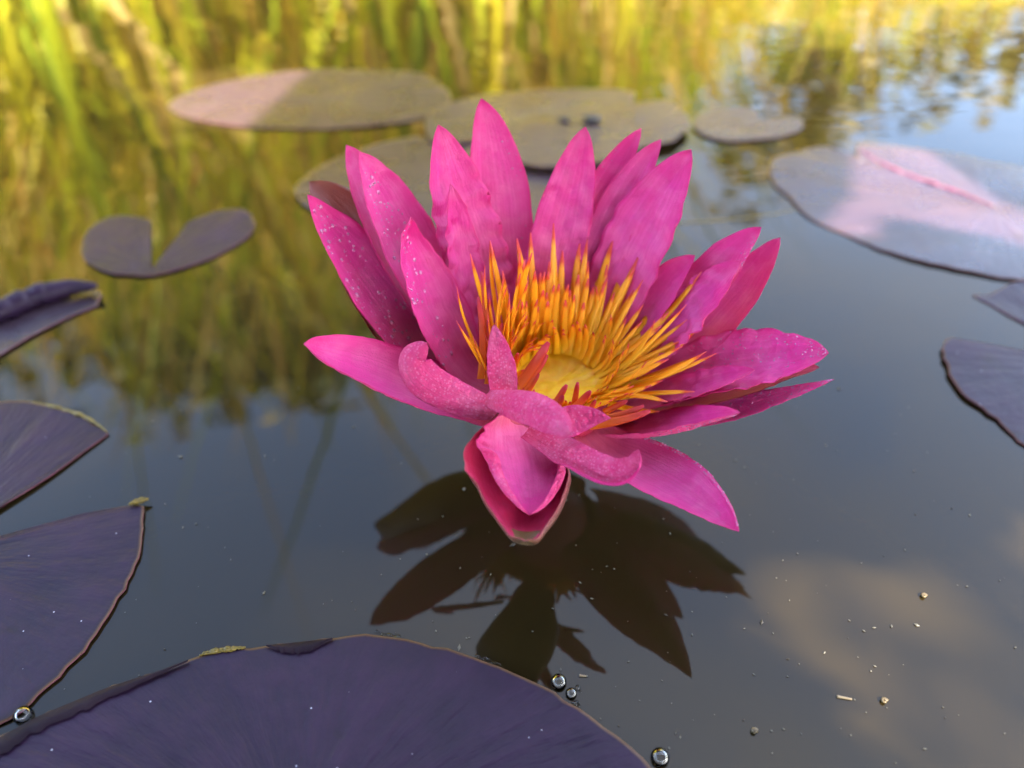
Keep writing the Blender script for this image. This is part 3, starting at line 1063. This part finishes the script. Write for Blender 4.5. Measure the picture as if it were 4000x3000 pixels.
    for i in range(n):
        for j in range(W):
            a = rows[min(i + 1, n - 1)][j] - rows[max(i - 1, 0)][j]
            b = rows[i][min(j + 1, W - 1)] - rows[i][max(j - 1, 0)]
            c = a.cross(b)
            NR[i][j] = c.normalized() if c.length > 1e-14 else frames[i][2]
    # the grid normal on the inner side
    sgn = 1 if NR[n // 2][nu].dot(frames[n // 2][2]) > 0 else -1
    vs, uv, fs, fm = [], [], [], []
    for lay, o in ((0, 1), (1, -1)):
        for i in range(n):
            for j in range(W):
                edge = min(1.0, 4 * min(j, W - 1 - j) / W + 0.15, (n - 1 - i) / 3 + 0.15)
                vs.append(rows[i][j] + NR[i][j] * (sgn * o * thick * edge))
                uv.append((0.5 + (j - nu) / nu * 0.5, i / (n - 1)))
    off = n * W
    for i in range(n - 1):
        for j in range(W - 1):
            a, b, c, d = i * W + j, i * W + j + 1, (i + 1) * W + j + 1, (i + 1) * W + j
            q = (a, b, c, d) if sgn < 0 else (a, d, c, b)
            fs.append(q)
            fm.append(2 if tipmat and i > (n - 1) * 0.83 and abs(j + 0.5 - nu) < 6.5 + 2 * noise.noise(Vector((i * 0.7, 2, j * 0.4))) else 0)
            fs.append(tuple(x + off for x in q[::-1]))
            fm.append(1 if not (tipmat and i > (n - 1) * 0.86 and abs(j - nu) < 5) else 2)
    bd = [i * W for i in range(n)] + [(n - 1) * W + j for j in range(1, W)] + [i * W + W - 1 for i in range(n - 2, -1, -1)]
    for a, b in zip(bd[:-1], bd[1:]):
        fs.append((a, b, b + off, a + off))
        fm.append(1)
    ml = [M[mats[0]], M[mats[1]]] + ([M[tipmat]] if tipmat else [])
    o = mesh_obj(name, vs, fs, ml, lily, fm, uv)
    if label:
        o['label'] = label
    if dew:
        cnt, s0, s1, u0, u1, rmin, rmax, sd = dew[:8]
        rn = random.Random(int(tip[0] * 7 + tip[1]))
        mb = MB()
        used = []
        for _ in range(cnt * 3):
            if len(used) >= cnt:
                break
            s, u = rn.uniform(s0, s1), rn.uniform(u0, u1)
            i, j = s * (n - 1), nu + u * nu
            i0, j0 = min(int(i), n - 2), min(int(j), W - 2)
            fi, fj = i - i0, j - j0
            p_ = (rows[i0][j0] * (1 - fi) * (1 - fj) + rows[i0 + 1][j0] * fi * (1 - fj) + rows[i0][j0 + 1] * (1 - fi) * fj + rows[i0 + 1][j0 + 1] * fi * fj)
            nr = NR[i0][j0] * sgn * sd
            r = rmin + (rmax - rmin) * rn.random() ** 3
            if any((p_ - q).length < r + r2 for q, r2 in used):
                continue
            used.append((p_, r))
            a = nr.cross(Vector((0.3, 0.5, 0.8))).normalized()
            b = nr.cross(a)
            c = p_ + nr * (thick * 0.9 + r * 0.05)
            mb.add([c + a * (v.x * r) + b * (v.y * r) + nr * (v.z * r * 0.62) for v in IV], IF)
        do = mb.build('dew_drops', M['dew'], o)
        do['kind'] = 'stuff'
    return o


PW = (0.5, 0.57, 1.9, 0.72)
# ---- outer sepals
petal('sepal', (1208, 710), 0.169, [(1290, 800), (1400, 960), (1560, 1230), (1750, 1470)], 330, 4, PW, (30, 30), bulge=0.002, mats=('sepal_shaded', 'sepal_shaded'), label='brown red sepal behind the dewy side petal', twist=0)
petal('sepal', (3200, 1436), 0.158, [(3090, 1445), (2920, 1490), (2650, 1560), (2420, 1610)], 150, 4, PW, (30, 30), bulge=0.001, mats=('sepal_in', 'sepal_out'), label='brown sepal tip showing under the broad side petal')
petal('sepal', (2044, 2172), 0.134, [(2046, 2100), (2034, 1990), (2018, 1860), (2010, 1740)], 500, 3, (0.58, 0.5, 1.7, 0.95), (45, 40), roll=((95, 0.62, 0.12, 1.2), (45, 0.75, 0.5, 1.2)), bulge=0.005, mats=('sepal_in', 'sepal_out'), hood=0.003, comp_max=1.1, tipmat='sepal_tip', nu=14,
      label='boat shaped front sepal, green brown outside with a hooded grey tip', thick=0.0004, base=(2005, 1605, 0.153))
# ---- back petals, outermost first
petal('petal', (1880, 385), 0.168, [(1910, 520), (1935, 700), (1950, 900), (1975, 1120), (2030, 1320)], 262, 3, PW, (28, 28), dew=(30, .3, .9, .5, .95, .00008, .00022, 1))
petal('petal', (2504, 502), 0.168, [(2440, 600), (2370, 730), (2300, 880), (2250, 1080)], 170, 3, PW, (30, 30), dew=(60, .45, .9, -.95, -.5, .00008, .0002, 1))
petal('petal', (2582, 545), 0.165, [(2510, 650), (2430, 800), (2360, 970), (2290, 1180)], 190, 3, PW, (34, 34))
petal('petal', (1353, 566), 0.166, [(1410, 680), (1510, 860), (1650, 1100), (1840, 1370)], 250, 3, (0.5, 0.6, 2.0, 0.8), (28, 28), bulge=0.002)
petal('petal', (3048, 928), 0.164, [(2985, 1030), (2890, 1160), (2740, 1320), (2540, 1470)], 190, 3, PW, (34, 34))
petal('petal', (2715, 998), 0.165, [(2640, 1070), (2560, 1170), (2460, 1290), (2360, 1400)], 170, 2, PW, (34, 34))
petal('petal', (2974, 888), 0.161, [(2900, 960), (2810, 1070), (2680, 1220), (2500, 1390)], 200, 2, PW, (34, 34), dew=(120, .5, .97, .2, .98, .00008, .00022, 1))
petal('petal', (2287, 496), 0.163, [(2262, 600), (2230, 740), (2190, 900), (2150, 1080), (2130, 1280)], 232, 2, PW, (26, 26), wr=0.0004, crumple=0.0012)
petal('petal', (1712, 488), 0.161, [(1735, 590), (1770, 740), (1815, 910), (1880, 1120), (1970, 1330)], 262, 2, PW, (30, 30), wr=0.0004, crumple=0.0012)
petal('petal', (2700, 585), 0.161, [(2640, 680), (2560, 820), (2480, 980), (2400, 1160), (2310, 1350)], 268, 2, PW, (30, 30), wr=0.0005, crumple=0.0012)
petal('petal', (1405, 594), 0.1625, [(1455, 690), (1540, 860), (1660, 1090), (1830, 1360)], 240, 2, PW, (30, 30), bulge=0.001, dew=(110, .45, .95, -.8, .35, .00012, .0005, 1))
petal('petal', (1190, 768), 0.162, [(1262, 860), (1360, 990), (1520, 1210), (1720, 1450)], 262, 3, (0.5, 0.58, 1.6, 0.85), (30, 30), bulge=0.001, hood=0.001, dew=(150, .4, .95, -.85, .6, .00012, .00062, 1))
petal('petal', (1760, 719), 0.159, [(1780, 830), (1800, 970), (1830, 1130), (1900, 1330)], 130, 1, PW, (10, 50), wr=0.0007, wrk=(60, 260), crumple=0.0012)
petal('petal', (2896, 1021), 0.158, [(2840, 1080), (2750, 1180), (2620, 1310), (2450, 1450)], 190, 1, PW, (40, 40), wr=0.0006, crumple=0.0012)
petal('petal', (1579, 848), 0.156, [(1592, 930), (1640, 1080), (1720, 1260), (1830, 1450)], 215, 1, (0.5, 0.55, 1.8, 0.8), (15, 75), bulge=0.0, wr=0.0005, hood=0.0015, dew=(70, .35, .98, -.95, 0.1, .00012, .00055, 1))
# ---- side petals
petal('petal', (3237, 1378), 0.154, [(3120, 1398), (2980, 1420), (2800, 1452), (2600, 1510)], 250, 2, (0.55, 0.6, 2.0, 0.7), (38, 38), wr=0.0008, crumple=0.0006, dew=(220, .4, .99, -.98, .4, .00008, .00024, 1))
petal('petal', (3257, 1482), 0.152, [(3120, 1530), (2960, 1580), (2760, 1620), (2520, 1650)], 125, 2, (0.6, 0.5, 1.3, 0.95), (28, 28), dew=(260, .45, .99, -.9, .95, .00008, .00024, 1))
petal('petal', (2948, 1445), 0.1545, [(2850, 1475), (2740, 1510), (2600, 1550), (2450, 1590)], 120, 1, PW, (35, 35), wr=0.0004, crumple=0.0003)
petal('petal', (1174, 1356), 0.1445, [(1260, 1390), (1400, 1450), (1580, 1525), (1770, 1585)], 268, 2, (0.55, 0.5, 2.0, 0.75), (45, 60), bulge=0.001, hood=0.001)
# ---- front petals
petal('petal', (2886, 2076), 0.139, [(2800, 2010), (2680, 1930), (2530, 1850), (2380, 1770), (2290, 1690)], 250, 2, (0.5, 0.55, 1.7, 0.85), (30, 45), bulge=0.002, dew=(110, .3, .98, -1.0, -.9, .0001, .00026, 1))
petal('petal', (2068, 2012), 0.1385, [(2058, 1940), (2042, 1850), (2020, 1760), (2000, 1690)], 450, 2, (0.72, 0.48, 2.3, 0.72), (40, 40), roll=((150, 0.60, 0.15, 1.2), (150, 0.62, 0.5, 1.2)), bulge=0.004,
      label='front petal with both margins rolled inwards', comp_max=1.1, nu=16, base=(1985, 1585, 0.152))
petal('petal', (2892, 1612), 0.148, [(2780, 1640), (2640, 1672), (2480, 1690), (2340, 1690)], 170, 2, (0.55, 0.55, 1.6, 0.85), (20, 70), bulge=0.001, dew=(160, .5, .98, .3, 1.0, .00008, .00024, -1))
petal('petal', (2495, 1755), 0.136, [(2478, 1815), (2420, 1856), (2330, 1838), (2225, 1780), (2130, 1720)], 150, 2, (0.6, 0.6, 2.0, 0.75), (-25, 60), wr=0.0004, crumple=0.0002, thick=0.00012, roll=((0, 0, 0, 0), (90, 0.4, 0.3, 1.1)), base=(2060, 1680, 0.152), bulge=0, face='cam',
      dew=None, label='curled front petal with a hooked dewy tip', mats=('petal_out', 'petal_in'))
petal('petal', (1668, 1338), 0.1465, [(1612, 1400), (1648, 1480), (1740, 1540), (1840, 1580)], 165, 1, (0.55, 0.6, 2.0, 0.62), (-62, -20), wr=0.0004, crumple=0.0002, thick=0.00012, base=(1950, 1612, 0.152), bulge=0, face='cam', dew=None,
      label='curled petal rolled over on itself beside the centre', mats=('petal_out', 'petal_in'))
petal('petal', (2226, 1695), 0.131, [(2160, 1635), (2080, 1595), (1990, 1572)], 152, 1, (0.5, 0.5, 2.2, 0.6), (-58, -30), wr=0.0004, crumple=0.0002, thick=0.00012, base=(1900, 1552, 0.147), bulge=-0.001, face='cam', dew=None,
      label='small front petal curled down over the rim', mats=('petal_out', 'petal_in'))
petal('petal', (2385, 1634), 0.145, [(2320, 1630), (2250, 1640), (2190, 1660)], 125, 1, (0.7, 0.35, 1.4, 0.9), (10, 30), base=(2160, 1670, 0.147), bulge=0, face='cam', label='tiny pinched petal at the front of the centre', mats=('petal_out', 'petal_in'))
petal('petal', (1929, 1268), 0.151, [(1936, 1320), (1948, 1400), (1958, 1480)], 118, 1, (0.85, 0.4, 1.5, 0.75), (25, 25), base=(1965, 1570, 0.153), bulge=0, face='cam', label='small upright petal in front of the stamens', mats=('petal_out', 'petal_in'), asym=(0.9, 1.1))

# ---- receptacle, stigma disc, stalk
mb = MB()
nr_, na_ = 10, 48
vs, fs = [], []
for i in range(nr_ + 1):
    r = i / nr_
    for k in range(na_):
        a = 2 * math.pi * k / na_
        z = 0.0028 * r ** 2.2 - 0.0022 + 0.0003 * math.cos(a * 18) * sm(0.25, 0.6, r) + 0.0003 * noise.noise(Vector((r * 5 * math.cos(a), r * 5 * math.sin(a), 2)))
        if i == nr_:
            z -= 0.0015
        vs.append(Vector((FC.x + 0.0118 * r * math.cos(a), FC.y + 0.0118 * r * math.sin(a), FC.z + z)))
for i in range(nr_):
    for k in range(na_):
        fs.append((i * na_ + k, i * na_ + (k + 1) % na_, (i + 1) * na_ + (k + 1) % na_, (i + 1) * na_ + k))
mb.add(vs, fs)
mb.build('stigma_disc', M['disc'], lily)
mb = MB()
mb.tube([FC + Vector((0, 0, z)) for z in (-0.024, -0.020, -0.014, -0.008, -0.004, -0.0035)], [0.003, 0.0055, 0.0095, 0.0115, 0.0105, 0.006], 24)
mb.build('receptacle', M['sepal_in'], lily)
mb = MB()
mb.tube([FC + Vector((0.004 * (z / 0.08) ** 2, 0.01 * (z / 0.08) ** 2, z)) for z in (-0.018, -0.03, -0.05, -0.08)], [0.0032, 0.003, 0.003, 0.003], 12)
mb.build('stalk', M['stalk'], lily)

# ---- stamens
rs = random.Random(8)


def stamen(az, rad, length, tilt, wid, curl, zb):
    """flattened filament: leans outwards by tilt, curls inwards by curl"""
    d = Vector((math.cos(az), math.sin(az), 0))
    sd = Vector((-d.y, d.x, 0))
    p_ = Vector((FC.x, FC.y, FC.z + zb)) + d * rad
    n = 9
    side = rs.gauss(0, 0.10)
    rows = []
    for i in range(n + 1):
        s = i / n
        ang = R(tilt) + R(curl) * (s - 0.25)
        t = (d * math.sin(ang) + Vector((0, 0, 1)) * math.cos(ang) + sd * side * s)
        t.normalize()
        nn = sd.cross(t)
        w = wid * 0.5 * ((1 - 0.55 * s) if s < 0.82 else (1 - 0.55 * 0.82) * (1 - 0.75 * (s - 0.82) / 0.18))
        rows.append((p_.copy(), sd, nn, w, s))
        p_ = p_ + t * (length / n)
    vs, uv, fs, fm = [], [], [], []
    for q, a, b, w, s in rows:
        for (x, y) in ((-1, 0.0), (-0.55, 0.28), (0.55, 0.28), (1, 0.0), (0.5, -0.2), (-0.5, -0.2)):
            vs.append(q + a * (x * w) + b * (y * w))
            uv.append((x, s))
    for i in range(n):
        for k in range(6):
            fs.append((i * 6 + k, i * 6 + (k + 1) % 6, (i + 1) * 6 + (k + 1) % 6, (i + 1) * 6 + k))
            fm.append(0 if k in (3, 4, 5) else 1)
    fs.append(tuple(n * 6 + k for k in range(6)))
    fm.append(1)
    # sign: the b-side with positive y must be the outward one
    c = rows[0][2].dot(d)
    if c < 0:
        fm = [1 - f for f in fm]
    mesh_obj('stamen', vs, fs, [M['st_in'], M['st_out']], lily, fm, uv)


def tilt_at(az):
    return 37 + 25 * math.cos(az) - 16 * math.sin(az)


for ring, (cnt, rad, ln, wd, dz) in enumerate(((60, 0.0118, 0.0275, 0.0026, -0.003), (66, 0.0113, 0.0215, 0.0025, -0.0015), (68, 0.0104, 0.0150, 0.0023, -0.0006), (60, 0.0088, 0.0088, 0.0022, -0.0004))):
    for k in range(cnt):
        az = 2 * math.pi * (k + 0.5 * (ring % 2) + rs.uniform(-0.3, 0.3)) / cnt
        if math.sin(az) < -0.50 and ring < 2:
            continue
        f = 0.45 if math.sin(az) < -0.5 else 1 - 0.5 * sm(0.0, 0.5, -math.sin(az))
        t = tilt_at(az) - 6 * ring + rs.gauss(0, 6)
        curl = rs.gauss(-10, 13) if ring < 2 else rs.gauss(-34, 16) if ring == 2 else rs.gauss(-62, 14)
        stamen(az, rad + rs.uniform(-.0005, .0005), ln * rs.uniform(0.68, 1.16) * f, t, wd * rs.uniform(0.75, 1.15), curl, dz)


def stamen_between(b, t, d0, d1, wpx, bow=0.0):
    """a front stamen seen from its red outer side"""
    n = 9
    pa, pb = at_depth(b[0], b[1], d0), at_depth(t[0], t[1], d1)
    ax = (pb - pa).normalized()
    sd = ax.cross(CAM - pa).normalized()
    nn = sd.cross(ax)
    vs, uv, fs, fm = [], [], [], []
    for i in range(n + 1):
        s_ = i / n
        q = pa.lerp(pb, s_) + sd * bow * 4 * s_ * (1 - s_) * 0.001
        w = wpx * d0 / FPX * 0.5 * ((1 - 0.4 * s_) if s_ < 0.86 else (1 - 0.4 * 0.86) * (1 - 0.55 * (s_ - 0.86) / 0.14))
        for (x, y) in ((-1, 0.0), (-0.6, 0.35), (0.6, 0.35), (1, 0.0), (0.5, -0.25), (-0.5, -0.25)):
            vs.append(q + sd * (x * w) + nn * (y * w))
            uv.append((x, s_))
    for i in range(n):
        for k in range(6):
            fs.append((i * 6 + k, i * 6 + (k + 1) % 6, (i + 1) * 6 + (k + 1) % 6, (i + 1) * 6 + k))
            fm.append(1)
    fs.append(tuple(n * 6 + k for k in range(6)))
    fm.append(1)
    mesh_obj('stamen', vs, fs, [M['st_in'], M['st_red']], lily, fm, uv)


for args in (((1995, 1545), (2143, 1337), .159, .153, 52, .3), ((2020, 1548), (2138, 1386), .159, .1545, 38, .2), ((2050, 1545), (2105, 1460), .159, .156, 28),
             ((2010, 1420), (2024, 1378), .160, .158, 22), ((1990, 1360), (1962, 1262), .160, .158, 26, -.8), ((2150, 1610), (2214, 1503), .156, .152, 34), ((2165, 1610), (2200, 1545), .156, .153, 34),
             ((2240, 1600), (2257, 1493), .157, .153, 28), ((2235, 1605), (2308, 1527), .156, .152, 36), ((2290, 1625), (2327, 1562), .156, .153, 26),
             ((2300, 1660), (2540, 1605), .156, .151, 40, .5), ((2330, 1640), (2515, 1585), .157, .152, 34, .4), ((2360, 1610), (2450, 1565), .158, .155, 28),
             ((1880, 1480), (1868, 1160), .158, .156, 34, .6), ((1900, 1420), (1880, 1060), .159, .157, 30, .5), ((1905, 1500), (1905, 1250), .158, .157, 28, .4)):
    stamen_between(*args)

# ------------------------------------------------------------------ bubbles, debris, thin line
def bubble(px, py, r_px, label, group='air bubbles on the pond'):
    c = on_water(px, py)
    r = 0.85 * r_px * depth(c) / FPX
    mb = MB()
    vs = [c + Vector((v.x * r, v.y * r, r * 0.25 + v.z * r)) for v in IV]
    mb.add(vs, IF)
    inner = [c + Vector((v.x * r * 0.96, v.y * r * 0.96, r * 0.25 + v.z * r * 0.96)) for v in IV]
    mb.add(inner, [f[::-1] for f in IF])
    tag(mb.build('bubble', M['film']), label, 'bubble', group)


bubble(2182, 2668, 38, 'largest clear air bubble of the cluster touching the arched edge of the nearest pad')
bubble(2231, 2712, 27, 'smaller clear air bubble just beside the biggest one of its cluster')
bubble(2577, 2962, 44, 'lone round air bubble with a dark cap, right of the nearest pad')
bubble(94, 2797, 42, 'whitish air bubble between the notched pad and the nearest pad')
rb = random.Random(3)
mb = MB()
for (x0, y0, x1, y1, n) in ((1470, 2468, 1565, 2500, 9), (1860, 2565, 1960, 2605, 7), (2238, 2745, 2262, 2758, 4), (2255, 2690, 2270, 2700, 3), (545, 2030, 560, 2070, 4)):
    for i in range(n):
        t = (i + rb.random() * 0.6) / n
        c = on_water(x0 + (x1 - x0) * t, y0 + (y1 - y0) * t + rb.uniform(-6, 4))
        r = rb.uniform(4, 12) * depth(c) / FPX
        mb.add([c + Vector((v.x * r, v.y * r, r * 0.4 + v.z * r)) for v in IV], IF)
tag(mb.build('foam_bubbles', M['film']), kind='stuff')

mb, mp_ = MB(), MB()
for i in range(260):
    px, py = rb.uniform(0, 4000), rb.uniform(1500, 3000)
    if rb.random() < 0.45:
        px, py = rb.gauss(2500, 900), rb.gauss(2500, 350)
    c = on_water(px, py, 0.0002)
    r = rb.uniform(0.00008, 0.00022) * (2.2 if rb.random() < 0.06 else 1)
    a = rb.uniform(0, 6.28)
    k = rb.uniform(0.8, 2.5)
    e1, e2 = Vector((math.cos(a), math.sin(a), 0)), Vector((-math.sin(a), math.cos(a), 0))
    vs = [c - e1 * r * k, c - e2 * r, c + e1 * r * k, c + e2 * r, c + Vector((0, 0, r * 0.7)), c - Vector((0, 0, r * 0.7))]
    (mp_ if rb.random() < 0.85 else mb).add(vs, [(0, 1, 4), (1, 2, 4), (2, 3, 4), (3, 0, 4), (1, 0, 5), (2, 1, 5), (3, 2, 5), (0, 3, 5)])
tag(mp_.build('pale_specks', M['pale_bit'], smooth=False), kind='stuff')
tag(mb.build('dark_specks', M['dark_bit'], smooth=False), kind='stuff')

# floating bit of straw, snails, thin line, lumps on a far pad
def straw(a, b, r, name, label, cat, m='straw', bow=0.0, zc=0.0):
    pa, pb = on_water(*a), on_water(*b)
    mid = pa.lerp(pb, 0.5) + Vector((0, bow, 0))
    c = catmull([tuple(pa), tuple(mid), tuple(pb)], 12)
    mb = MB()
    mb.tube([Vector(q) + Vector((0, 0, zc)) for q in c], [r * (1 - 0.03 * i) for i in range(12)], 8)
    tag(mb.build(name, M[m]), label, cat)


straw((3268, 2722), (3326, 2733), 0.00028, 'straw_bit', 'tiny pale piece of straw floating on the brown water', 'straw', zc=0.0002)
straw((2262, 2640), (2290, 2643), 0.00022, 'straw_bit', 'short pale splinter floating above the bubble cluster', 'straw', zc=0.0002)
straw((2560, 876), (3130, 818), 0.0006, 'floating_line', 'thin ochre line floating between the flower and the big sunlit pad', 'stem', m='pad_yellow', bow=-0.002, zc=-0.0002)  # thin ochre tube laid along a line across the water
for (px, py, lb) in ((3607, 2332, 'tiny snail floating nearest to the dark speck on brown water'), (3452, 2742, 'tiny snail floating beside the pale bit of straw'), (2945, 2860, 'tiny snail floating among pale specks near the lone bubble')):
    c = on_water(px, py)
    mb = MB()
    pts, rad = [], []
    for i in range(22):
        t = i / 21
        a = t * 9.5
        q = 0.00045 * (1 - t) + 0.00004
        pts.append(c + Vector((q * math.cos(a), q * math.sin(a), 0.0003 + 0.0005 * t)))
        rad.append(0.00032 * (1 - t) + 0.00006)
    mb.tube(pts, rad, 7)
    tag(mb.build('snail', M['snail']), lb, 'snail', 'tiny snails on the water')
for (px, py, s, lb) in ((2205, 468, 0.002, 'smaller dark lump of rotted leaf lying on the grey far pad'), (2312, 470, 0.0032, 'bigger dark lump of rotted leaf lying on the grey far pad')):
    c = on_water(px, py, 0.005)
    vs = [c + Vector((v.x * s * 1.3, v.y * s, v.z * s * 0.45 + s * 0.25)) * 1.0 + v * s * 0.35 * noise.noise(v * 2.2 + c * 40) for v in IV]
    mb = MB()
    mb.add(vs, IF)
    tag(mb.build('leaf_debris', M['dark_bit']), lb, 'debris', 'lumps of debris on the far pads')
